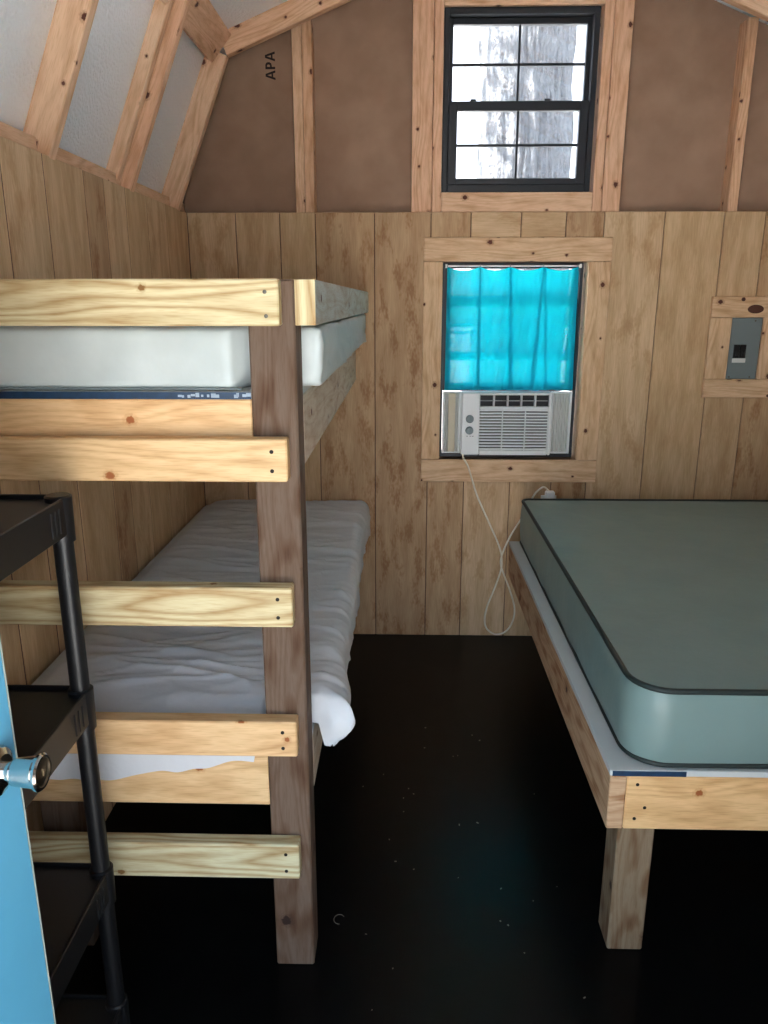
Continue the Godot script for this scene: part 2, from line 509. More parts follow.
# ---- walls
func build_back_wall() -> void:
	var w := thing("wall_back", "far gable wall with tan plank panelling below and bare studs above", "wall", Vector3.ZERO, "structure")
	# outer sheathing round the two windows
	var z0 := BACK - 0.112
	var z1 := BACK - 0.097
	var l := LEFT - 0.10
	var r := RIGHT + 0.10
	var x0 := 0.168
	var x1 := 0.776
	var kl := Vector2(-0.80, 2.58)
	var kr := Vector2(2 * MID - kl.x, kl.y)
	var top := func(x: float) -> float: return kl.y + (MID + 0.80 - absf(x - MID)) * 0.375
	for p in [
		[Vector2(l, -0.05), Vector2(x0, -0.05), Vector2(x0, top.call(x0)), kl, Vector2(l, 1.95)],
		[Vector2(x1, -0.05), Vector2(r, -0.05), Vector2(r, 1.95), kr, Vector2(x1, top.call(x1))],
		[Vector2(x0, -0.05), Vector2(x1, -0.05), Vector2(x1, 0.866), Vector2(x0, 0.866)],
		[Vector2(x0, 1.707), Vector2(x1, 1.707), Vector2(x1, 1.985), Vector2(x0, 1.985)],
		[Vector2(x0, 2.66), Vector2(x1, 2.66), Vector2(x1, top.call(x1)), Vector2(MID, top.call(MID)), Vector2(x0, top.call(x0))]]:
		var st := ST()
		prism(st, p, z0, z1)
		obj("sheathing_panel", st, M.sheathing, w)
	# panelling boards
	var g := [-0.907, -0.704, -0.518, -0.369, -0.121, 0.115, 0.281, 0.49, 0.676, 0.833, 1.081, 1.325, 1.493, 1.68, 1.863]
	var tex := Vector2(1.95, 0.29)
	for i in g.size() - 1:
		var a: float = g[i] + 0.0016
		var b: float = g[i + 1] - 0.0016
		var st := ST()
		if b < 0.12 or a > 0.82:
			bx(st, Vector3(a, 0.0, BACK - 0.008), Vector3(b, PANEL_TOP, BACK), 0.0016, tex)
		else:
			bx(st, Vector3(a, 0.0, BACK - 0.008), Vector3(b, 0.84, BACK), 0.0016, tex)
			bx(st, Vector3(a, 1.735, BACK - 0.008), Vector3(b, PANEL_TOP, BACK), 0.0016, tex)
			if a < 0.14: bx(st, Vector3(a, 0.8401, BACK - 0.008), Vector3(0.14, 1.7349, BACK), 0.0016, tex)
			if b > 0.80: bx(st, Vector3(0.80, 0.8401, BACK - 0.008), Vector3(b, 1.7349, BACK), 0.0016, tex)
		obj("plank", st, M.panel[[2, 0, 4, 1, 3, 1, 2, 0, 3, 2, 4, 0, 1, 4][i]], w)
	box_obj("backing", Vector3(LEFT, 0.0, BACK - 0.012), Vector3(0.135, PANEL_TOP - 0.004, BACK - 0.0085), M.knot, w, 0.0)
	box_obj("backing", Vector3(0.81, 0.0, BACK - 0.012), Vector3(RIGHT, PANEL_TOP - 0.004, BACK - 0.0085), M.knot, w, 0.0)
	box_obj("backing", Vector3(0.1351, 0.0, BACK - 0.012), Vector3(0.8099, 0.84, BACK - 0.0085), M.knot, w, 0.0)
	box_obj("backing", Vector3(0.1351, 1.735, BACK - 0.012), Vector3(0.8099, PANEL_TOP - 0.004, BACK - 0.0085), M.knot, w, 0.0)
	# bare studs above the panelling
	var zf := BACK - 0.013
	var zb := BACK - 0.0968
	var up := func(x: float) -> float: return 2.452 + (1.156 - absf(x - MID)) * 0.40
	for s in [[-0.449, -0.4105], [-0.409, -0.3705], [1.338, 1.378], [0.117, 0.155], [0.78, 0.818]]:
		box_obj("stud", Vector3(s[0], 1.80, zb), Vector3(s[1], minf(up.call(s[0]), up.call(s[1])) + 0.06, zf), M.rafter[rng.randi() % 3], w)
	# wide framing boards either side of the upper window
	box_obj("framing_board", Vector3(0.032, PANEL_TOP + 0.001, zf - 0.03), Vector3(0.115, 2.73, zf + 0.006), M.rafter[0], w)
	box_obj("framing_board", Vector3(0.8195, PANEL_TOP + 0.001, zf - 0.03), Vector3(0.892, 2.73, zf + 0.006), M.rafter[0], w)
	box_obj("window_sill_plate", Vector3(0.1555, PANEL_TOP + 0.001, zb), Vector3(0.7795, 1.983, zf), M.rafter[1], w)
	box_obj("window_header", Vector3(0.1555, 2.664, zb), Vector3(0.7795, 2.76, zf), M.rafter[1], w)
	# framing round the lower window, behind the panelling
	for q in [[0.130, 0.84, 0.166, 1.735], [0.778, 0.84, 0.815, 1.735], [0.130, 0.80, 0.815, 0.8395], [0.130, 1.7355, 0.815, 1.79]]:
		box_obj("window_framing", Vector3(q[0], q[1], zb), Vector3(q[2], q[3], BACK - 0.0125), M.trim[1], w)
	# grade stamp on the sheathing
	var t := TextMesh.new()
	t.text = "APA"
	var f := SystemFont.new()
	f.font_names = PackedStringArray(["Droid Sans"])
	f.font_weight = 700
	t.font = f
	t.font_size = 48
	t.pixel_size = 0.00115
	t.depth = 0.0006
	t.material = M.ink
	var stamp := MeshInstance3D.new()
	stamp.name = "grade_stamp"
	stamp.mesh = t
	w.add_child(stamp)
	stamp.position = Vector3(-0.549, 2.478, BACK - 0.0966)
	stamp.rotation.z = PI / 2
	stamp.set_meta("label", "dark letters stamped sideways on the brown sheathing")

func build_side_walls() -> void:
	var w := thing("wall_left", "left wall of tan plank panelling beside the bunk bed", "wall", Vector3.ZERO, "structure")
	var tex := Vector2(1.95, 0.29)
	var g := [-3.398, -3.10, -2.87, -2.656, -2.47, -2.32, -2.065, -1.845, -1.66, -1.45, -1.26, -1.0, -0.75, -0.58, -0.42, -0.16, FRONT]
	for i in g.size() - 1:
		box_obj("plank", Vector3(LEFT - 0.008, 0, g[i] + 0.003), Vector3(LEFT, PANEL_TOP, g[i + 1] - 0.003), M.panel[[0, 2, 4, 2, 3, 0, 2, 4][i % 8]], w, 0.0016, tex)
	for i in range(1, g.size() - 1):
		box_obj("groove", Vector3(LEFT - 0.008, 0, g[i] - 0.0028), Vector3(LEFT - 0.0016, PANEL_TOP - 0.001, g[i] + 0.0028), M.knot, w, 0.0)
	box_obj("backing", Vector3(LEFT - 0.10, -0.05, BACK - 0.112), Vector3(LEFT - 0.0085, PANEL_TOP - 0.01, FRONT + 0.11), M.knot, w, 0.0)
	box_obj("top_plate", Vector3(LEFT - 0.10, PANEL_TOP - 0.009, BACK - 0.08), Vector3(-0.936, 1.95, FRONT), M.rafter[1], w)
	var v := thing("wall_right", "right wall of tan plank panelling behind the wide bed", "wall", Vector3.ZERO, "structure")
	for i in g.size() - 1:
		box_obj("plank", Vector3(RIGHT, 0, g[i] + 0.0016), Vector3(RIGHT + 0.008, PANEL_TOP, g[i + 1] - 0.0016), M.panel[[1, 0, 3, 2, 4, 0, 1, 2][i % 8]], v, 0.0016, tex)
	box_obj("backing", Vector3(RIGHT + 0.0085, -0.05, BACK - 0.112), Vector3(RIGHT + 0.10, PANEL_TOP - 0.01, FRONT + 0.11), M.knot, v, 0.0)
	box_obj("top_plate", Vector3(2 * MID + 0.936, PANEL_TOP - 0.009, BACK - 0.08), Vector3(RIGHT + 0.10, 1.95, FRONT), M.rafter[1], v)

const DOOR_L := -0.56
const DOOR_R := 0.40
const DOOR_H := 2.05

func build_front_wall() -> void:
	var w := thing("wall_front", "front gable wall round the open doorway", "wall", Vector3.ZERO, "structure")
	var l := LEFT - 0.10
	var r := RIGHT + 0.10
	var kl := Vector2(-0.80, 2.58)
	var kr := Vector2(2 * MID - kl.x, kl.y)
	var top := func(x: float) -> float: return kl.y + (MID + 0.80 - absf(x - MID)) * 0.375
	for p in [
		[Vector2(l, -0.05), Vector2(DOOR_L, -0.05), Vector2(DOOR_L, top.call(DOOR_L)), kl, Vector2(l, 1.95)],
		[Vector2(DOOR_R, -0.05), Vector2(r, -0.05), Vector2(r, 1.95), kr, Vector2(DOOR_R, top.call(DOOR_R))],
		[Vector2(DOOR_L, DOOR_H), Vector2(DOOR_R, DOOR_H), Vector2(DOOR_R, top.call(DOOR_R)), Vector2(DOOR_L, top.call(DOOR_L))]]:
		var st := ST()
		prism(st, p, FRONT, FRONT + 0.11)
		obj("wall_panel", st, M.sheathing, w)

# ---- roof: gambrel rafters with bubble foil insulation behind them
func build_ceiling() -> void:
	var c := thing("ceiling", "gambrel roof with bare pine rafters and silver bubble foil insulation", "ceiling", Vector3.ZERO, "structure")
	var p0 := Vector2(-0.905, 1.905)
	var p1 := Vector2(-0.678, 2.452)
	var p2 := Vector2(MID, 2.915)
	var fronts := [-3.26, -2.668, -2.105, -1.46, -0.85, -0.24]
	for k in fronts.size():
		var z: float = fronts[k]
		for side in [1, -1]:
			var deep := 0.089
			var out_shift := 0.0
			if k == 1: out_shift = 0.036     # the front ply of this double rafter is set back
			rafter(c, p0, p1, z, side, deep - out_shift, out_shift, -0.02, 0.0)
			rafter(c, p1, p2, z, side, deep, 0.0, 0.0, 0.0)
			if k == 1:
				rafter(c, p0, p1, z - 0.040, side, deep, 0.0, -0.02, 0.0)
	# blocking boards along the knee, between the rafters
	for k in fronts.size() - 1:
		for side in [1, -1]:
			var za: float = fronts[k + 1] - (0.079 if k == 0 else 0.039)
			var zb: float = fronts[k] + 0.001
			if k == 1: za = fronts[k + 1] - 0.039
			var n := Vector2(-0.77, 0.64)
			var mid := p1 + n * 0.045 + Vector2(0.64, 0.77) * 0.005
			var xf := Transform3D(Basis(Vector3(0, 0, 1), -0.69), Vector3(mid.x, mid.y, (za + zb) * 0.5))
			if side < 0:
				xf = Transform3D(Basis(Vector3(0, 0, 1), 0.69), Vector3(2 * MID - mid.x, mid.y, (za + zb) * 0.5))
			var st := ST()
			board(st, xf, Vector3(0.036, 0.125, absf(za - zb) - 0.002))
			obj("blocking", st, M.rafter[k % 3], c)
	# foil bays and roof boards: offset lines of the rafters' inner edges
	var bays := [BACK - 0.097]
	for z in fronts: bays.append(z - 0.019)
	bays.append(FRONT)
	for d in [[0.079, 0.084, "insulation", M.foil], [0.0895, 0.115, "roof_board", M.ply]]:
		var a0 := offset_pts(p0, p1, p2, d[0])
		var a1 := offset_pts(p0, p1, p2, d[1])
		for side in [1, -1]:
			for s in 2:
				for b in (bays.size() - 1 if d[2] == "insulation" else 1):
					var za: float = bays[b]
					var zb: float = bays[b + 1]
					if d[2] == "roof_board":
						za = BACK - 0.16; zb = FRONT + 0.2
					var q := [a0[s], a0[s + 1], a1[s + 1], a1[s]]
					if side < 0:
						for i in 4: q[i] = Vector2(2 * MID - q[i].x, q[i].y)
					var st := ST()
					prism(st, q, za, zb)
					obj(d[2], st, d[3], c)

func offset_pts(p0: Vector2, p1: Vector2, p2: Vector2, d: float) -> Array:
	var e0 := (p1 - p0).normalized()
	var e1 := (p2 - p1).normalized()
	var n0 := Vector2(-e0.y, e0.x)
	var n1 := Vector2(-e1.y, e1.x)
	var knee = Geometry2D.line_intersects_line(p0 + n0 * d, e0, p2 + n1 * d, e1)
	var apex := Vector2(p2.x, (p2 + n1 * d).y + (p2.x - (p2 + n1 * d).x) * e1.y / e1.x)
	var foot := p0 + n0 * d - e0 * 0.12
	return [foot, knee, apex]

func rafter(c: Node3D, a: Vector2, b: Vector2, z: float, side: int, deep: float, shift: float, ext0: float, ext1: float) -> void:
	var e := (b - a).normalized()
	var n := Vector2(-e.y, e.x)
	var aa := a - e * ext0 * -1.0
	var mid := (aa + b) * 0.5 + n * (shift + deep * 0.5)
	var ang := atan2(e.y, e.x)
	var xf := Transform3D(Basis(Vector3(0, 0, 1), ang), Vector3(mid.x, mid.y, z - 0.019))
	if side < 0:
		xf = Transform3D(Basis(Vector3(0, 0, 1), PI - ang), Vector3(2 * MID - mid.x, mid.y, z - 0.019))
	var st := ST()
	board(st, xf, Vector3((b - aa).length(), deep, 0.038), 0.003)
	obj("rafter", st, M.rafter[rng.randi() % 3], c)

# ---- windows
func frame_parts(o: Node3D, called: String, x0: float, y0: float, x1: float, y1: float, z0: float, z1: float, t: Array, m: Material) -> Node3D:
	# t: widths left, bottom, right, top
	var st := ST()
	bx(st, Vector3(x0, y0, z0), Vector3(x0 + t[0], y1, z1), 0.002)
	bx(st, Vector3(x1 - t[2], y0, z0), Vector3(x1, y1, z1), 0.002)
	bx(st, Vector3(x0 + t[0], y0, z0), Vector3(x1 - t[2], y0 + t[1], z1), 0.002)
	bx(st, Vector3(x0 + t[0], y1 - t[3], z0), Vector3(x1 - t[2], y1, z1), 0.002)
	return obj(called, st, m, o)

func sash(o: Node3D, x0: float, y0: float, x1: float, y1: float, z0: float, z1: float, t: Array, cols: int, rows: int) -> void:
	var s := frame_parts(o, "sash", x0, y0, x1, y1, z0, z1, t, M.black_frame)
	var a := x0 + t[0] as float
	var b := x1 - t[2] as float
	var c := y0 + t[1] as float
	var d := y1 - t[3] as float
	var zm := (z0 + z1) * 0.5
	var mw := 0.005
	for i in cols:
		for j in rows:
			var st := ST()
			bx(st, Vector3(a + (b - a) * i / cols, c + (d - c) * j / rows, zm - 0.0015), Vector3(a + (b - a) * (i + 1) / cols, c + (d - c) * (j + 1) / rows, zm + 0.0015), 0.0)
			obj("pane", st, M.glass, s)
	for i in range(1, cols):
		box_obj("muntin", Vector3(a + (b - a) * i / cols - mw, c, zm - 0.006), Vector3(a + (b - a) * i / cols + mw, d, zm + 0.006), M.black_frame, s, 0.001)
	for j in range(1, rows):
		box_obj("muntin", Vector3(a, c + (d - c) * j / rows - mw, zm - 0.0058), Vector3(b, c + (d - c) * j / rows + mw, zm + 0.0058), M.black_frame, s, 0.001)

func build_windows() -> void:
	var w := thing("window_1", "upper black framed window with eight small panes", "window", Vector3.ZERO, "structure")
	frame_parts(w, "frame", 0.1575, 1.985, 0.7690, 2.662, BACK - 0.110, BACK - 0.030, [0.022, 0.03, 0.0225, 0.024], M.black_frame)
	sash(w, 0.1796, 2.300, 0.7464, 2.637, BACK - 0.098, BACK - 0.068, [0.016, 0.030, 0.018, 0.024], 2, 2)
	sash(w, 0.1796, 2.0151, 0.7464, 2.329, BACK - 0.066, BACK - 0.034, [0.037, 0.024, 0.036, 0.036], 2, 2)
	for x in [0.28, 0.58]:
		box_obj("sash_latch", Vector3(x - 0.012, 2.3293, BACK - 0.062), Vector3(x + 0.012, 2.339, BACK - 0.042), M.black_frame, w, 0.002)
	var v := thing("window_2", "lower black framed window with the air conditioner in its opening", "window", Vector3.ZERO, "structure")
	frame_parts(v, "frame", 0.1685, 0.8665, 0.7665, 1.7065, BACK - 0.110, BACK - 0.030, [0.010, 0.016, 0.013, 0.012], M.black_frame)
	sash(v, 0.1788, 1.295, 0.7532, 1.694, BACK - 0.100, BACK - 0.072, [0.022, 0.034, 0.022, 0.010], 2, 3)
	sash(v, 0.1788, 1.163, 0.7532, 1.56, BACK - 0.070, BACK - 0.044, [0.030, 0.034, 0.030, 0.034], 2, 3)
	# pine boards round it
	var t := thing("trim_1", "four pale pine boards framing the curtained window", "trim", Vector3.ZERO, "structure")
	var zb := BACK + 0.0005
	var zf := BACK + 0.019
	box_obj("trim_board", Vector3(0.086, 1.709, zb), Vector3(0.870, 1.804, zf), M.trim[0], t, 0.002)
	box_obj("trim_board", Vector3(0.086, 0.761, zb), Vector3(0.870, 0.862, zf), M.trim[0], t, 0.002)
	box_obj("trim_board", Vector3(0.086, 0.863, zb), Vector3(0.1665, 1.708, zf), M.trim[1], t, 0.002)
	box_obj("trim_board", Vector3(0.7775, 0.863, zb), Vector3(0.870, 1.708, zf), M.trim[1], t, 0.002)

func build_door() -> void:
	var d := thing("door_1", "open bright blue door with a silver knob", "door", Vector3(-0.510, 0, FRONT - 0.01), "structure")
	# local: hinge at the origin, slab runs along -z, its outer face looks to +x
	var st := ST()
	bx(st, Vector3(-0.042, 0.012, -0.905), Vector3(-0.0005, 2.02, 0.0), 0.003)
	obj("slab", st, M.door_blue, d)
	box_obj("edge_strip", Vector3(-0.0425, 0.012, -0.9085), Vector3(-0.001, 2.02, -0.9055), M.door_edge, d, 0.001)
	for q in [[0.18, 0.86], [1.08, 1.86]]:
		var s2 := ST()
		for e in [[q[0], q[0] + 0.02, -0.76, -0.16], [q[1] - 0.02, q[1], -0.76, -0.16], [q[0] + 0.02, q[1] - 0.02, -0.76, -0.74], [q[0] + 0.02, q[1] - 0.02, -0.18, -0.16]]:
			bx(s2, Vector3(-0.0005, e[0], e[2]), Vector3(0.006, e[1], e[3]), 0.002)
		obj("panel_moulding", s2, M.door_blue, d)
	var k := Transform3D(Basis(Vector3(0, 0, 1), -PI / 2) * Basis().scaled(Vector3(1, 0.88, 1)), Vector3(0, 0.971, -0.856))
	var r := ST()
	lathe(r, k, [Vector2(0, 0.010), Vector2(0.022, 0.010), Vector2(0.030, 0.006), Vector2(0.033, 0.0), Vector2(0.0, 0.0)], 28)
	var kn := obj("knob", r, M.chrome, d)
	var r2 := ST()
	lathe(r2, k, [Vector2(0.0125, 0.008), Vector2(0.0125, 0.020), Vector2(0.0165, 0.023), Vector2(0.0175, 0.026), Vector2(0.0205, 0.056), Vector2(0.0235, 0.060), Vector2(0.0240, 0.064), Vector2(0.0215, 0.067), Vector2(0.0185, 0.067)], 28)
	obj("grip", r2, M.chrome, kn)
	var r3 := ST()
	lathe(r3, k, [Vector2(0.0195, 0.0665), Vector2(0.017, 0.064), Vector2(0.008, 0.066), Vector2(0.0, 0.0665)], 24)
	board(r3, k * Transform3D(Basis(), Vector3(0, 0.067, 0)), Vector3(0.010, 0.003, 0.002), 0.0)
	obj("keyhole_face", r3, M.brass_dull, kn)
	for y in [0.25, 1.02, 1.80]:
		var h := ST()
		tube(h, [Vector3(-0.006, y - 0.045, 0.004), Vector3(-0.006, y + 0.045, 0.004)], 0.006, 10)
		obj("hinge", h, M.brass_dull, d)

# ---- bunk bed
func screws(p: Node3D, pts: Array, m: Material, r := 0.005) -> void:
	for q in pts:
		var st := ST()
		lathe(st, Transform3D(Basis(Vector3(1, 0, 0), PI / 2), q), [Vector2(r, -0.001), Vector2(r, 0.0008), Vector2(r * 0.6, 0.0012), Vector2(r * 0.45, 0.0003), Vector2(0, 0.0003)], 12)
		obj("screw", st, m, p)

func build_bunk_bed() -> void:
	var b := thing("bunk_bed", "wooden bunk bed with rough brown post and pale ladder rungs", "bunk bed", Vector3(-0.55, 0, -2.4))
	var o := -b.position
	var part := func(called: String, lo: Vector3, hi: Vector3, m: Material, bev := 0.003, tex := Vector2(2.0, 0.14)) -> MeshInstance3D:
		return box_obj(called, lo + o, hi + o, m, b, bev, tex)
	var zp := -1.487
	var post: MeshInstance3D = part.call("post", Vector3(-0.294, 0, zp - 0.089), Vector3(-0.204, 1.586, zp), M.aged, 0.004)
	post.set_meta("label", "rough brown square post")
	part.call("post", Vector3(-0.845, 0, -1.618), Vector3(-0.756, 0.571, -1.529), M.aged, 0.004)
	# ladder boards nailed to the front of the post
	var zf := zp + 0.0385
	var xl := -0.897
	var guard: MeshInstance3D = part.call("guard_rail", Vector3(xl, 1.502, zp + 0.0005), Vector3(-0.228, 1.586, zf), M.treated[0])
	screws(guard, [o + Vector3(-0.253, 1.563, zf), o + Vector3(-0.252, 1.520, zf)], M.screw, 0.0038)
	var rr := [[1.206, 1.290, -0.222, M.rail[0]], [0.899, 0.985, -0.2215, M.treated[0]], [0.596, 0.680, -0.222, M.rail[1]], [0.281, 0.371, -0.2255, M.treated[1]]]
	for i in 4:
		var q = rr[i]
		var rung: MeshInstance3D = part.call("ladder_rung", Vector3(xl, q[0], zp + 0.0005), Vector3(q[2], q[1], zf), q[3])
		screws(rung, [o + Vector3(q[2] - 0.03, q[1] - 0.024, zf), o + Vector3(q[2] - 0.03, q[0] + 0.022, zf)], M.screw_dark, 0.004)
	# end rails, level with the post, and side rails behind it
	part.call("end_rail", Vector3(xl, 1.222, zp - 0.045), Vector3(-0.2945, 1.3615, zp - 0.007), M.rail[1])
	part.call("end_rail", Vector3(xl, 0.441, zp - 0.045), Vector3(-0.2945, 0.571, zp - 0.008), M.rail[0])
	part.call("side_rail", Vector3(-0.242, 1.214, BACK + 0.02), Vector3(-0.204, 1.3615, zp - 0.0895), M.grey_rail)
	part.call("side_rail", Vector3(-0.242, 0.431, BACK + 0.02), Vector3(-0.204, 0.571, zp - 0.0895), M.grey_rail)
	var sgs := ST()
	var glen := zp - 0.001 - (BACK + 0.012)
	board(sgs, Transform3D(Basis(Vector3.UP, -0.009), Vector3(-0.184, 1.544, zp - 0.001) + o) * Transform3D(Basis(), Vector3(0, 0, -glen / 2)), Vector3(0.039, 0.084, glen), 0.003)
	var sg := obj("side_guard_rail", sgs, M.weathered, b)
	box_obj("end_grain", Vector3(-0.2033, 1.5022, zp - 0.001) + o, Vector3(-0.1647, 1.5858, zp + 0.0012) + o, M.treated[0], sg, 0.001)
	# ledgers on the walls
	for y in [1.222, 0.441]:
		part.call("ledger", Vector3(xl, y, BACK + 0.001), Vector3(-0.2425, y + 0.1395, BACK + 0.0195), M.grey_rail)
		part.call("ledger", Vector3(LEFT + 0.001, y, BACK + 0.0205), Vector3(LEFT + 0.03, y + 0.13, zp - 0.04), M.grey_rail)
	# sheets of board that carry the mattresses
	for y in [1.362, 0.5715]:
		var bd: MeshInstance3D = part.call("mattress_board", Vector3(LEFT + 0.003, y, BACK + 0.021), Vector3(-0.2045, y + 0.0145, zp - 0.0895), M.board_white, 0.001)
		box_obj("board_end", Vector3(LEFT + 0.003, y, zp - 0.0895) + o, Vector3(-0.2945, y + 0.0145, zp - (0.0025 if y > 1.0 else 0.009)) + o, M.board_white, bd, 0.001)
		if y > 1.0:
			box_obj("blue_edge_strip", Vector3(LEFT + 0.003, y, zp - 0.0024) + o, Vector3(-0.2945, y + 0.0140, zp - 0.0005) + o, M.blue_edge, bd, 0.0)
			# torn white bits of the printed strip
			var st := ST()
			for k in 16:
				var x := -0.44 + 0.143 * k / 16.0 + rng.randf() * 0.006
				if k > 8 and k < 12: continue
				bx(st, Vector3(x, y + 0.001 + rng.randf() * 0.005, zp - 0.0005) + o, Vector3(x + 0.003 + rng.randf() * 0.008, y + 0.007 + rng.randf() * 0.006, zp - 0.0001) + o, 0.0)
			obj("torn_print", st, M.torn, bd).set_meta("kind", "stuff")

func build_bunk_mattresses() -> void:
	# upper: smooth white vinyl
	var n1 := noise(301, 3.0, 3)
	var up := thing("mattress", "white vinyl mattress on the upper bunk, behind the guard rail", "mattress", Vector3(-0.53, 1.3775, -2.48))
	var o := -up.position
	var st := ST()
	soft_box(st, Vector3(-0.90, 1.3775, -3.385) + o, Vector3(-0.162, 1.4985, -1.579) + o, 0.014, Vector3i(60, 10, 90), func(p: Vector3, n: Vector3) -> Vector3:
		var w := n1.get_noise_3d(p.x * 1.2, p.y * 2.0, p.z * 1.2) * 0.006
		if n.x > 0.3: w += n1.get_noise_3d(p.x, p.y * 4.0 + p.z * 3.0, p.z * 5.0) * 0.012
		if n.y < -0.3: w = 0.0
		var q := p + n * w
		# left of the post the foam pushes out to the edge of the board
		var wx := p.x - o.x
		q.y = minf(q.y, 1.5003 + o.y)
		q.z += 0.078 * smoothstep(-0.314, -0.330, wx) * smoothstep(-1.72, -1.60, p.z - o.z)
		return q)
	st.generate_normals()
	obj("cover", st, M.vinyl_white, up)
	var hem := ST()
	tube(hem, [Vector3(-0.895, 1.381, -1.4985) + o, Vector3(-0.315, 1.381, -1.4985) + o], 0.0025, 8)
	obj("bottom_seam", hem, M.metal_grey, up)

	# lower: thin mattress under a loose, crumpled white sheet
	var lo := thing("mattress_with_sheet", "thin mattress under a crumpled white sheet on the lower bunk", "mattress", Vector3(-0.53, 0.5865, -2.48))
	o = -lo.position
	var wr := noise(311, 1.0, 2)
	var big := noise(317, 1.0, 2)
	var core := ST()
	soft_box(core, Vector3(-0.888, 0.5867, -3.365) + o, Vector3(-0.165, 0.652, -1.64) + o, 0.025, Vector3i(6, 3, 12), func(p: Vector3, _n: Vector3) -> Vector3: return p)
	core.generate_normals()
	obj("mattress_core", core, M.vinyl_white, lo)
	# the sheet: u across from the wall over the right edge, v from the head over the front edge
	var sh := ST()
	var f := func(u: float, v: float) -> Vector3:
		return sheet_point(u, v, wr, big) + o
	grid(sh, 120, 300, f, Vector2(1, 2))
	sh.generate_normals()
	obj("sheet", sh, M.sheet, lo)

func ridge(n: FastNoiseLite, x: float, y: float) -> float:
	var r := 1.0 - absf(n.get_noise_2d(x, y)) * 2.6
	return maxf(r, 0.0) * maxf(r, 0.0)

func sheet_point(u: float, v: float, wr: FastNoiseLite, big: FastNoiseLite) -> Vector3:
	var top := 0.668
	var xa := -0.894
	var xb := -0.148
	var za := -3.388
	var zb := -1.600
	var side_drop := 0.085
	var front_drop := 0.118 if u > 0.75 else 0.142 - 0.050 * smoothstep(0.25, 0.69, u)
	# arc length across: flat part, then a rounded edge, then down
	var wide := xb - xa
	var s := u * (wide + side_drop)
	var long := zb - za
	var t := v * (long + front_drop)
	var r := 0.048
	var ax := edge(s, wide, r)
	var az := edge(t, long, r)
	var x := xa + ax.x
	var z := za + az.x
	var y := top + minf(ax.y, az.y)
	if ax.y < -0.001 and az.y < -0.001:
		y = top - maxf(-ax.y, -az.y)
	# wrinkles run across the bed, a few slant
	var flat := clampf(1.0 + (ax.y + az.y) * 12.0, 0.25, 1.0)
	var w := 0.011 * ridge(wr, s * 0.7 + t * 0.3, t * 4.5 - s * 0.8) + 0.004 * ridge(wr, s * 1.0 + 50.0, t * 7.0 + s * 1.6) + 0.006 * big.get_noise_2d(s * 2.0, t * 2.5)
	var fr := clampf((t - long + 0.35) / 0.35, 0.0, 1.0)
	w += fr * 0.010 * ridge(big, s * 1.0 + 20.0, t * 6.0 + s * 0.6)
	w *= 0.15 + 0.85 * smoothstep(0.0, 0.12, s)
	y += w * flat - 0.016 * (1.0 - smoothstep(0.0, 0.05, s)) - 0.010 * pow(1.0 - clampf(t / 0.07, 0.0, 1.0), 2.0)
	# sides: soft vertical folds, the front hangs over the end board, the right corner bunches out
	var side := clampf(-ax.y / 0.06, 0.0, 1.0)
	var front := clampf(-az.y / 0.06, 0.0, 1.0)
	x += side * (0.008 * big.get_noise_2d(t * 3.0, 3.0) + 0.006 * ridge(wr, t * 3.0, s * 4.0))
	z += front * (0.008 * big.get_noise_2d(s * 4.0, 8.0) + 0.006 * ridge(wr, s * 2.0 + t * 3.0, t * 6.0) - 0.004)
	# left of the post the front slants out and hangs over the end rail
	var out := clampf((-0.305 - x) / 0.006, 0.0, 1.0)
	z += out * 0.1095 * smoothstep(0.0, 0.055, -az.y) - out * front * (z - zb)
	var near := clampf((t - long + 0.22) / 0.25, 0.0, 1.0) * clampf((s - wide + 0.14) / 0.14, 0.0, 1.0)
	var down := clampf(maxf(-ax.y, -az.y) / 0.105, 0.0, 1.0)
	x += near * (0.052 * sin(PI * clampf(pow(down, 0.75), 0.0, 1.0)) - 0.012 * down + 0.006 * big.get_noise_2d(t * 9.0, s * 9.0))
	z += near * (0.030 * sin(PI * down) + 0.010 * ridge(wr, t * 5.0 + s * 5.0, s * 9.0)) * clampf((x + 0.19) / 0.03, 0.0, 1.0)
	y -= near * 0.030 * down
	if front > 0.0:
		y -= front * (0.004 + 0.010 * big.get_noise_2d(s * 6.0, 70.0)) 
	if near > 0.02: y = maxf(y, 0.5320 + 0.006 * big.get_noise_2d(t * 12.0 + s * 12.0, 5.0))
	if x > -0.320 and x < -0.175 and front > 0.0:
		y = maxf(y, 0.5900 - 0.06 * smoothstep(-0.194, -0.178, x))   # behind the post it lies on the board
	return Vector3(x, y, z)

func edge(s: float, flat: float, r: float) -> Vector2:
	# distance along a straight run that turns down over a quarter circle of radius r: (run, drop)
	if s < flat - r: return Vector2(s, 0)
	var a := (s - (flat - r)) / r
	if a < PI / 2: return Vector2(flat - r + r * sin(a), -(r - r * cos(a)))
	return Vector2(flat, -r - (s - (flat - r) - r * PI / 2))

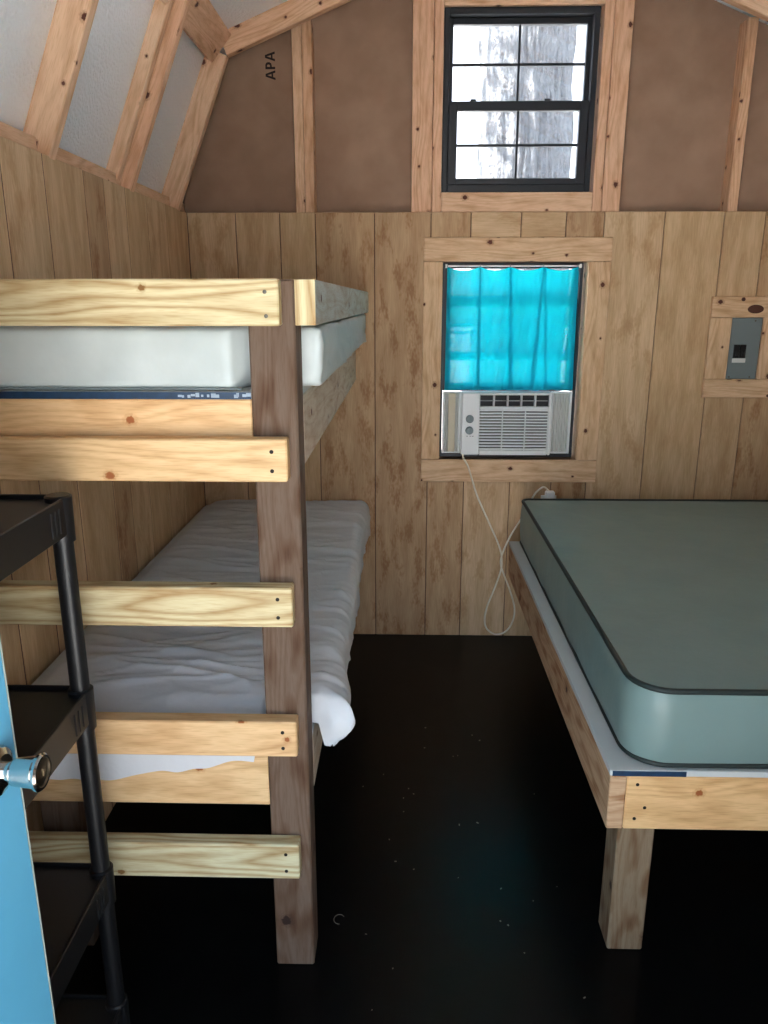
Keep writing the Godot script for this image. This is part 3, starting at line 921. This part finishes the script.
# ---- the wide bed on the right
func build_right_bed() -> void:
	var b := thing("platform_bed", "low platform bed of pine boards on rough square legs", "bed frame", Vector3(1.16, 0, -2.36))
	var o := -b.position
	var z0 := -3.215
	var z1 := -1.512
	var x0 := 0.473
	var x1 := 1.855
	box_obj("side_rail", Vector3(x0, 0.379, z0) + o, Vector3(x0 + 0.038, 0.518, z1) + o, M.worn_rail, b, 0.003)
	box_obj("end_rail", Vector3(x0 + 0.0385, 0.379, z1 - 0.038) + o, Vector3(x1 - 0.0385, 0.518, z1) + o, M.orange_rail, b, 0.003)
	box_obj("side_rail", Vector3(x1 - 0.038, 0.379, z0) + o, Vector3(x1, 0.518, z1) + o, M.trim[0], b, 0.003)
	box_obj("end_rail", Vector3(x0 + 0.0385, 0.379, z0) + o, Vector3(x1 - 0.0385, 0.518, z0 + 0.038) + o, M.trim[1], b, 0.003)
	for q in [[x0 + 0.041, z1 - 0.1275], [x1 - 0.13, z1 - 0.1275], [0.80, z0 + 0.04], [x1 - 0.13, z0 + 0.04]]:
		box_obj("leg", Vector3(q[0], 0, q[1]) + o, Vector3(q[0] + 0.086, 0.517, q[1] + 0.089) + o, M.leg, b, 0.004)
	for k in 3:
		var z := z0 + 0.42 * (k + 1)
		box_obj("cross_slat", Vector3(x0 + 0.0385, 0.425, z) + o, Vector3(x1 - 0.0385, 0.514, z + 0.038) + o, M.trim[1], b, 0.002)
	var bd := box_obj("mattress_board", Vector3(x0 - 0.001, 0.5185, z0) + o, Vector3(x1, 0.533, z1 - 0.0005) + o, M.board_white, b, 0.001)
	box_obj("blue_edge_strip", Vector3(x0 + 0.004, 0.519, z1 - 0.0004) + o, Vector3(x0 + 0.168, 0.5315, z1 + 0.001) + o, M.blue_edge, bd, 0.0)
	screws(b, [o + Vector3(0.535, 0.497, z1), o + Vector3(0.535, 0.408, z1), o + Vector3(0.556, 0.437, z1)], M.screw_dark, 0.004)
	# mattress: rounded in plan, piped along both edges
	var m := thing("mattress", "thick grey-green vinyl mattress with dark piping on the platform bed", "mattress", Vector3(1.18, 0.5335, -2.36))
	o = -m.position
	var lo := Vector3(0.522, 0.5335, -3.205)
	var hi := Vector3(1.835, 0.722, -1.530)
	var nz := noise(411, 1.0, 2)
	var ring := []
	var rad := 0.085
	for c in [[1, 1, 0.0, 0.085], [0, 1, PI / 2, 0.085], [0, 0, PI, 0.028], [1, 0, PI * 1.5, 0.028]]:
		rad = c[3]
		for k in 11:
			var a: float = c[2] + PI / 2 * k / 10.0
			ring.append([Vector2((hi.x - rad if c[0] else lo.x + rad) + rad * cos(a), (hi.z - rad if c[1] else lo.z + rad) + rad * sin(a)), Vector2(cos(a), sin(a))])
		# straight run to the next corner gets points too
	var full := []
	for i in ring.size():
		full.append(ring[i])
		var nx = ring[(i + 1) % ring.size()]
		var gap: float = ring[i][0].distance_to(nx[0])
		if gap > 0.2:
			for k in range(1, 24):
				full.append([ring[i][0].lerp(nx[0], k / 24.0), ring[i][1].slerp(nx[1], k / 24.0)])
	var n := full.size()
	var prof := [[0.0, 0.0], [0.006, 0.012], [0.010, 0.05], [0.011, 0.094], [0.010, 0.14], [0.006, 0.176], [0.0, 0.1885]]
	var st := ST()
	var sv := func(i: int, j: int) -> Vector3:
		var q = full[i % n]
		var pf = prof[j]
		var w: float = pf[0] * (1.0 + 0.35 * nz.get_noise_2d(q[0].x * 4.0 + q[0].y * 4.0, 0.0))
		return Vector3(q[0].x + q[1].x * w, lo.y + pf[1], q[0].y + q[1].y * w) + o
	for i in n:
		for j in prof.size() - 1:
			for e in [[0, 0], [1, 1], [1, 0], [0, 0], [0, 1], [1, 1]]:
				st.set_smooth_group(0)
				st.set_uv(Vector2(i * 0.05, j * 0.1))
				st.add_vertex(sv.call(i + e[0], j + e[1]))
	# top and underside: rings that shrink to the middle
	var mid := Vector2((lo.x + hi.x) / 2, (lo.z + hi.z) / 2)
	var sc := [1.0, 0.97, 0.9, 0.75, 0.55, 0.3, 0.0]
	for j in sc.size() - 1:
		for i in n:
			for up in 2:
				for e in ([[0, 0], [1, 1], [1, 0], [0, 0], [0, 1], [1, 1]] if up == 1 else [[0, 0], [1, 0], [1, 1], [0, 0], [1, 1], [0, 1]]):
					var k: float = sc[j + e[1]]
					var q: Vector2 = mid + (full[(i + e[0]) % n][0] - mid) * k
					var h := 0.1885 + (1.0 - k * k) * 0.006 if up == 1 else 0.0
					if up == 1 and k < 0.99: h += 0.004 * nz.get_noise_2d(q.x * 3.0, q.y * 3.0)
					st.set_smooth_group(1 + up)
					st.set_uv(q)
					st.add_vertex(Vector3(q.x, lo.y + h, q.y) + o)
	st.generate_normals()
	obj("cover", st, M.vinyl_green, m)
	for h in [0.0055, 0.1875]:
		var pts := []
		for q in full:
			pts.append(Vector3(q[0].x + q[1].x * 0.0035, lo.y + h + 0.001, q[0].y + q[1].y * 0.0035) + o)
		var t := ST()
		tube(t, pts, 0.0068, 8, true)
		obj("piping", t, M.piping, m)

# ---- shelf unit
func build_shelf_unit() -> void:
	var s := thing("shelf_unit", "black plastic shelf unit with round tube posts between door and bunk", "shelf unit", Vector3(-0.737, 0, -1.03))
	var o := -s.position
	var xs := [-0.880, -0.609]
	var zs := [-1.300, -0.770]
	var tops := [1.213, 0.835, 0.43, 0.09]
	for y in tops:
		var skirt := 0.068
		var st := ST()
		bx(st, Vector3(xs[0] - 0.012, y - 0.016, zs[0] - 0.012) + o, Vector3(xs[1] + 0.012, y - 0.008, zs[1] + 0.012) + o, 0.002)
		bx(st, Vector3(xs[0], y - skirt, zs[0] - 0.016) + o, Vector3(xs[1], y, zs[0] - 0.010) + o, 0.002)
		bx(st, Vector3(xs[0], y - skirt, zs[1] + 0.010) + o, Vector3(xs[1], y, zs[1] + 0.016) + o, 0.002)
		bx(st, Vector3(xs[0] - 0.016, y - skirt, zs[0]) + o, Vector3(xs[0] - 0.010, y, zs[1]) + o, 0.002)
		bx(st, Vector3(xs[1] + 0.010, y - skirt, zs[0]) + o, Vector3(xs[1] + 0.016, y, zs[1]) + o, 0.002)
		for x in xs:
			for z in zs:
				lathe(st, Transform3D(Basis(), Vector3(x, y, z) + o), [Vector2(0.0, 0.003), Vector2(0.020, 0.003), Vector2(0.0235, 0.0), Vector2(0.0222, -0.082), Vector2(0.0170, -0.083)], 22)
		var sh := obj("shelf", st, M.black_plastic, s)
		for k in 3:
			for z in [zs[0] + 0.038 + k * 0.016, zs[1] - 0.038 - k * 0.016]:
				box_obj("rim_rib", Vector3(xs[1] + 0.0155, y - 0.058, z - 0.0022) + o, Vector3(xs[1] + 0.0185, y - 0.014, z + 0.0022) + o, M.black_plastic, sh, 0.001)
	for x in xs:
		for z in zs:
			for k in 4:
				var hi: float = tops[k] - 0.08
				var low: float = tops[k + 1] if k < 3 else 0.0
				if hi - low < 0.02: hi = low + 0.011
				var st := ST()
				lathe(st, Transform3D(Basis(), Vector3(x, 0, z) + o), [Vector2(0.0, hi), Vector2(0.0178, hi), Vector2(0.0178, low), Vector2(0.0, low)], 22)
				obj("post", st, M.black_plastic, s)

# ---- air conditioner in the lower window
func build_air_conditioner() -> void:
	var a := thing("air_conditioner", "white window air conditioner with grille and two knobs below the curtain", "air conditioner", Vector3(0.463, 0.883, BACK))
	var o := -a.position
	var zf := BACK + 0.016
	var x0 := 0.262
	var x1 := 0.661
	var y0 := 0.8835
	var y1 := 1.160
	# case with a hollow front: back box, then a bezel round the grille
	var st := ST()
	bx(st, Vector3(x0, y0, BACK - 0.34) + o, Vector3(x1, y1, zf - 0.03) + o, 0.004)
	obj("case", st, M.white_plastic, a)
	var gx0 := 0.343
	var gx1 := 0.645
	var fb := ST()
	bx(fb, Vector3(x0, y0, zf - 0.0299) + o, Vector3(gx0, y1, zf) + o, 0.005)
	bx(fb, Vector3(gx1, y0, zf - 0.0299) + o, Vector3(x1, y1, zf) + o, 0.005)
	bx(fb, Vector3(gx0, y0, zf - 0.0299) + o, Vector3(gx1, 0.905, zf) + o, 0.003)
	bx(fb, Vector3(gx0, 1.087, zf - 0.0299) + o, Vector3(gx1, 1.100, zf) + o, 0.003)
	bx(fb, Vector3(gx0, 1.150, zf - 0.0299) + o, Vector3(gx1, y1, zf) + o, 0.003)
	obj("front_bezel", fb, M.white_plastic, a)
	box_obj("grille_recess", Vector3(gx0, 0.9052, zf - 0.0298) + o, Vector3(gx1, 1.1498, zf - 0.024) + o, M.ac_dark, a, 0.0)
	var n := 14
	for k in n:
		var y := 0.9105 + (1.083 - 0.9105) * k / (n - 1.0)
		box_obj("grille_slat", Vector3(gx0, y - 0.0035, zf - 0.014) + o, Vector3(gx1, y + 0.0035, zf - 0.002) + o, M.white_plastic, a, 0.001)
	for k in 2:
		var x := gx0 + (gx1 - gx0) * (k + 1) / 3.0
		box_obj("grille_rib", Vector3(x - 0.0022, 0.905, zf - 0.0135) + o, Vector3(x + 0.0022, 1.087, zf - 0.001) + o, M.white_plastic, a, 0.001)
	for k in 4:
		var x := gx0 + (gx1 - gx0) * (k + 1) / 5.0
		var v := ST()
		board(v, Transform3D(Basis(Vector3.UP, 0.3), Vector3(x, 1.125, zf - 0.012) + o), Vector3(0.003, 0.0495, 0.018), 0.0008)
		obj("air_vane", v, M.white_plastic, a)
	box_obj("air_vane", Vector3(gx0, 1.1235, zf - 0.020) + o, Vector3(gx1, 1.1265, zf - 0.008) + o, M.ac_grey, a, 0.0008)
	box_obj("control_panel", Vector3(x0 + 0.014, 0.962, zf) + o, Vector3(gx0 - 0.016, 1.083, zf + 0.002) + o, M.white_plastic, a, 0.001)
	for y in [1.046, 0.995]:
		var k := ST()
		lathe(k, Transform3D(Basis(Vector3(1, 0, 0), PI / 2), Vector3(0.2985, y, zf + 0.002) + o), [Vector2(0.0, 0.016), Vector2(0.014, 0.016), Vector2(0.0165, 0.013), Vector2(0.018, 0.0)], 22)
		board(k, Transform3D(Basis(), Vector3(0.2985, y, zf + 0.0185) + o), Vector3(0.006, 0.030, 0.004), 0.0015)
		obj("knob", k, M.metal_grey, a)
	for x in [0.286, 0.300, 0.311]:
		box_obj("control_mark", Vector3(x, 0.968, zf + 0.0021) + o, Vector3(x + 0.006, 0.9705, zf + 0.0025) + o, M.breaker, a, 0.0)
	# pleated side panels and their rails
	for q in [[0.1795, 0.2615], [0.6615, 0.7528]]:
		var p := ST()
		var zc := BACK - 0.040
		var m := 8
		for k in m:
			var xa: float = q[0] + (q[1] - q[0]) * k / m
			var xb: float = q[0] + (q[1] - q[0]) * (k + 1) / m
			var xm := (xa + xb) * 0.5
			quad(p, Vector3(xa, y0 + 0.006, zc) + o, Vector3(xm, y0 + 0.006, zc + 0.009) + o, Vector3(xm, y1 - 0.004, zc + 0.009) + o, Vector3(xa, y1 - 0.004, zc) + o, Vector3(-0.7, 0, 0.7))
			quad(p, Vector3(xm, y0 + 0.006, zc + 0.009) + o, Vector3(xb, y0 + 0.006, zc) + o, Vector3(xb, y1 - 0.004, zc) + o, Vector3(xm, y1 - 0.004, zc + 0.009) + o, Vector3(0.7, 0, 0.7))
		quad(p, Vector3(q[0], y0, zc - 0.002) + o, Vector3(q[1], y0, zc - 0.002) + o, Vector3(q[1], y1, zc - 0.002) + o, Vector3(q[0], y1, zc - 0.002) + o, Vector3(0, 0, -1))
		obj("side_curtain", p, M.accordion, a)
		frame_parts(a, "side_frame", q[0] + o.x, y0 + o.y, q[1] + o.x, y1 + 0.002 + o.y, zc - 0.001 + o.z, zc + 0.014 + o.z, [0.010, 0.008, 0.010, 0.008], M.white_plastic)
	box_obj("filler_strip", Vector3(0.205, y0 + 0.01, BACK - 0.024) + o, Vector3(0.236, y1 - 0.006, BACK - 0.014) + o, M.strip_wood, a, 0.002)
	# cord: down the wall, a crossed loop, then up behind the mattress to the socket
	var zw := BACK + 0.012
	var key := [Vector3(0.272, 0.890, BACK + 0.004), Vector3(0.275, 0.872, BACK + 0.024), Vector3(0.296, 0.835, BACK + 0.025), Vector3(0.316, 0.775, BACK + 0.024), Vector3(0.345, 0.69, zw), Vector3(0.405, 0.56, zw), Vector3(0.452, 0.455, zw), Vector3(0.467, 0.39, zw), Vector3(0.463, 0.335, zw + 0.005), Vector3(0.440, 0.25, zw), Vector3(0.408, 0.155, zw), Vector3(0.398, 0.085, zw), Vector3(0.412, 0.038, zw), Vector3(0.455, 0.012, zw), Vector3(0.503, 0.030, zw), Vector3(0.532, 0.085, zw), Vector3(0.536, 0.15, zw), Vector3(0.512, 0.235, zw), Vector3(0.482, 0.31, zw), Vector3(0.464, 0.365, zw - 0.004), Vector3(0.469, 0.415, zw - 0.004), Vector3(0.500, 0.50, zw), Vector3(0.555, 0.60, zw), Vector3(0.578, 0.655, zw + 0.01), Vector3(0.602, 0.712, zw + 0.02), Vector3(0.636, 0.742, zw + 0.022), Vector3(0.660, 0.726, zw + 0.02)]
	var cv := Curve3D.new()
	for i in key.size():
		var tan: Vector3 = (key[mini(i + 1, key.size() - 1)] - key[maxi(i - 1, 0)]) / 6.0
		cv.add_point(key[i] + o, -tan, tan)
	cv.bake_interval = 0.012
	var ct := ST()
	tube(ct, Array(cv.get_baked_points()), 0.0042, 8)
	var cord := obj("power_cord", ct, M.cord, a)
	box_obj("plug", Vector3(0.648, 0.684, BACK + 0.009) + o, Vector3(0.690, 0.722, BACK + 0.040) + o, M.white_plastic, cord, 0.005)
	# socket that the plug sits in
	var s := thing("wall_socket", "white wall socket holding the plug above the mattress corner", "wall socket", Vector3(0.668, 0.64, BACK))
	box_obj("cover_plate", Vector3(-0.035, -0.057, 0.0005), Vector3(0.035, 0.057, 0.0055), M.white_plastic, s, 0.002)
	for y in [-0.025]:
		box_obj("outlet_face", Vector3(-0.017, y - 0.014, 0.0056), Vector3(0.017, y + 0.014, 0.0075), M.accordion, s, 0.001)

func build_curtain() -> void:
	var r := thing("curtain_rod", "thin white rod across the top of the lower window", "curtain rod", Vector3(0.466, 1.692, BACK - 0.014))
	var st := ST()
	tube(st, [Vector3(-0.286, 0, 0), Vector3(0.286, 0, 0)], 0.0035, 10)
	obj("rod", st, M.white_plastic, r)
	for x in [-0.283, 0.283]:
		box_obj("rod_bracket", Vector3(x - 0.004, -0.008, -0.004), Vector3(x + 0.004, 0.008, 0.008), M.white_plastic, r, 0.001)
	var c := thing("curtain", "sheer turquoise half curtain glowing with daylight", "curtain", Vector3(0.466, 1.17, BACK - 0.012))
	var o := -c.position
	var folds := noise(511, 1.0, 2)
	var clips := [0.188, 0.326, 0.453, 0.593, 0.738]
	var f := func(u: float, v: float) -> Vector3:
		var xt := 0.187 + 0.553 * u
		var x := xt + (v * 0.006) * (u - 0.3)
		var sag := 0.0
		for i in 4:
			if xt >= clips[i] and xt <= clips[i + 1]:
				sag = 0.017 * sin(PI * (xt - clips[i]) / (clips[i + 1] - clips[i]))
		var y := lerpf(1.687 - sag * 0.8, 1.171 + 0.004 * folds.get_noise_2d(u * 6.0, 4.0), v)
		var z := BACK - 0.008
		for k in clips:
			var d: float = (xt - k - 0.02 * v * sin(k * 40.0)) / (0.011 + 0.02 * v)
			z += 0.010 * exp(-d * d)
		z += 0.005 * folds.get_noise_2d(u * 9.0 + v, v * 1.6) + 0.006 * v
		return Vector3(x, y, z) + o
	var cs := ST()
	grid(cs, 110, 60, f)
	cs.generate_normals()
	obj("cloth", cs, M.curtain, c)
	var hem := ST()
	grid(hem, 110, 3, func(u: float, v: float) -> Vector3:
		return f.call(u, 0.965 + 0.035 * v) + Vector3(0, 0, -0.0015))
	hem.generate_normals()
	obj("hem", hem, M.curtain, c)
	# gathered pleats: narrow tucks of a second layer below each clip
	for q in [[0.326, 0.004, 0.010], [0.453, 0.020, 0.016], [0.593, -0.030, 0.014], [0.60, 0.025, 0.006], [0.196, 0.004, 0.016], [0.729, 0.0, 0.016]]:
		var pl := ST()
		grid(pl, 4, 30, func(u: float, v: float) -> Vector3:
			var half: float = 0.003 + q[2] * (0.25 + 0.75 * v) * 0.5
			var x: float = q[0] + q[1] * v + (u - 0.5) * 2.0 * half
			return f.call(clampf((x - 0.187) / 0.553, 0.0, 1.0), v * 0.99) + Vector3(0, 0, -0.003 - 0.003 * sin(PI * u)))
		pl.generate_normals()
		obj("pleat", pl, M.curtain, c)
	for k in clips:
		var t := ST()
		tube(t, [Vector3(k, 1.699, BACK - 0.014) + o, Vector3(k, 1.684, BACK - 0.001) + o, Vector3(k, 1.668, BACK - 0.002) + o], 0.0016, 6)
		obj("clip", t, M.metal_grey, c)

# ---- breaker panel and its pine surround
func build_breaker_panel() -> void:
	var t := thing("trim_2", "pine board surround of the breaker panel with dark knots", "trim", Vector3.ZERO, "structure")
	var zb := BACK + 0.0005
	var zf := BACK + 0.019
	var tb := box_obj("trim_board", Vector3(1.306, 1.482, zb), Vector3(1.615, 1.567, zf), M.trim[1], t)
	var bb := box_obj("trim_board", Vector3(1.306, 1.143, zb), Vector3(1.615, 1.222, zf), M.trim[0], t)
	box_obj("trim_board", Vector3(1.306, 1.2225, zb), Vector3(1.3975, 1.4815, zf), M.trim[1], t)
	box_obj("trim_board", Vector3(1.529, 1.2225, zb), Vector3(1.615, 1.4815, zf), M.trim[0], t)
	for q in [[1.490, 1.516, 0.034, 0.018, tb], [1.434, 1.556, 0.009, 0.008, tb], [1.592, 1.152, 0.012, 0.007, bb]]:
		var st := ST()
		var xf := Transform3D(Basis(Vector3(1, 0, 0), PI / 2).scaled(Vector3(q[2], q[3], 1)), Vector3(q[0], q[1], zf))
		lathe(st, xf, [Vector2(1.0, 0.0), Vector2(0.85, 0.0005), Vector2(0, 0.0006)], 22)
		obj("knot", st, M.knot, q[4])
	var b := thing("breaker_panel", "small grey metal breaker panel with black switches", "breaker panel", Vector3(1.463, 1.352, BACK))
	var o := -b.position
	var z := BACK + 0.014
	box_obj("cover", Vector3(1.3985, 1.2235, BACK + 0.001) + o, Vector3(1.528, 1.4805, z) + o, M.metal_grey, b, 0.003)
	box_obj("breaker_frame", Vector3(1.413, 1.296, z) + o, Vector3(1.474, 1.372, z + 0.003) + o, M.metal_grey, b, 0.001)
	for k in 2:
		var x := 1.417 + k * 0.027
		var br := box_obj("breaker", Vector3(x, 1.313, z + 0.003) + o, Vector3(x + 0.025, 1.369, z + 0.008) + o, M.breaker, b, 0.001)
		box_obj("switch", Vector3(x + 0.007, 1.322, z + 0.008) + o, Vector3(x + 0.018, 1.342, z + 0.016) + o, M.ac_dark, br, 0.002)
	box_obj("label_strip", Vector3(1.416, 1.293, z + 0.0031) + o, Vector3(1.473, 1.311, z + 0.004) + o, M.paper, b, 0.0)
	for q in [[1.497, 1.468], [1.412, 1.232], [1.500, 1.232]]:
		var st := ST()
		lathe(st, Transform3D(Basis(Vector3(1, 0, 0), PI / 2), Vector3(q[0], q[1], z) + o), [Vector2(0.004, 0.0), Vector2(0.004, 0.001), Vector2(0, 0.0012)], 12)
		obj("screw", st, M.screw, b)

# ---- outside
func build_outside() -> void:
	var g := ST()
	bx(g, Vector3(-60, -0.55, -60), Vector3(60, -0.30, 60), 0.0)
	tag(obj("ground", g, M.ground, self), "pale grey gravel ground around the cabin", "ground", "", "structure")
	# the big trunk right behind the upper window
	var t := thing("tree", "thick pale barked tree trunk behind the windows", "tree", Vector3(0.855, -0.31, -5.9))
	var n1 := noise(601, 1.0, 3)
	var n2 := noise(607, 1.0, 2)
	var st := ST()
	grid(st, 140, 110, func(u: float, v: float) -> Vector3:
		var a := TAU * (u if u < 1.0 else 0.0)
		var h := v * 8.0
		var flare := 0.10 * exp(-h * 1.4)
		var r := 0.34 - 0.012 * h + flare
		var c := Vector2(cos(a), sin(a))
		var ridges := absf(n1.get_noise_3d(c.x * 5.5, h * 0.7, c.y * 5.5))
		r += 0.055 * (ridges - 0.25) + 0.03 * n2.get_noise_3d(c.x * 1.5, h * 0.5, c.y * 1.5)
		return Vector3(c.x * r - h * 0.004, h, c.y * r))
	st.generate_normals()
	obj("trunk", st, M.bark, t)
	for q in [[5.2, 0.6, 2.6, 0.09], [5.9, 2.9, 2.4, 0.08], [6.6, 4.6, 2.2, 0.07], [7.4, 1.7, 1.8, 0.06]]:
		var b := ST()
		var pts := []
		for k in 9:
			var s := k / 8.0
			pts.append(Vector3(cos(q[1]) * q[2] * s, q[0] + 1.5 * s + 0.12 * sin(s * 7.0), sin(q[1]) * q[2] * s))
		tube(b, pts, q[3], 12)
		obj("branch", b, M.bark, t)
	# crown: thin pointed leaves in loose clumps
	var lf := RandomNumberGenerator.new()
	lf.seed = 99
	var cr := ST()
	for k in 130:
		var dir := Vector3(lf.randfn(), lf.randfn() * 0.55, lf.randfn()).normalized()
		var c := Vector3(0, 7.0, -0.2) + Vector3(dir.x * 3.0, dir.y * 2.0, dir.z * 3.0) * pow(lf.randf(), 0.4)
		for i in 70:
			var p := c + Vector3(lf.randfn(), lf.randfn() * 0.7, lf.randfn()) * 0.36
			var a := Vector3(lf.randfn(), lf.randfn(), lf.randfn()).normalized()
			var b2 := a.cross(Vector3(lf.randfn(), lf.randfn(), lf.randfn())).normalized()
			var n3 := a.cross(b2).normalized()
			quad(cr, p - a * 0.075, p + b2 * 0.032, p + a * 0.075, p - b2 * 0.032, n3)
	obj("foliage", cr, M.leaf, t).set_meta("kind", "stuff")

func build_lint() -> void:
	var st := ST()
	for k in 30:
		var p := Vector3(rng.randf_range(-0.14, 0.44), 0.0012, rng.randf_range(-2.6, -1.2))
		var s := rng.randf_range(0.0012, 0.0032)
		board(st, Transform3D(Basis(Vector3.UP, rng.randf() * TAU), p), Vector3(s * rng.randf_range(1.0, 2.6), 0.0016, s), 0.0)
	var pts := []
	for k in 14:
		var a := 0.6 + 4.2 * k / 13.0
		pts.append(Vector3(-0.155 + 0.014 * cos(a), 0.0018, -1.63 - 0.016 * sin(a)))
	tube(st, pts, 0.0009, 6)
	tag(obj("floor_lint", st, M.lint, self), "pale specks of lint and a curled shaving on the black floor", "lint", "", "stuff")
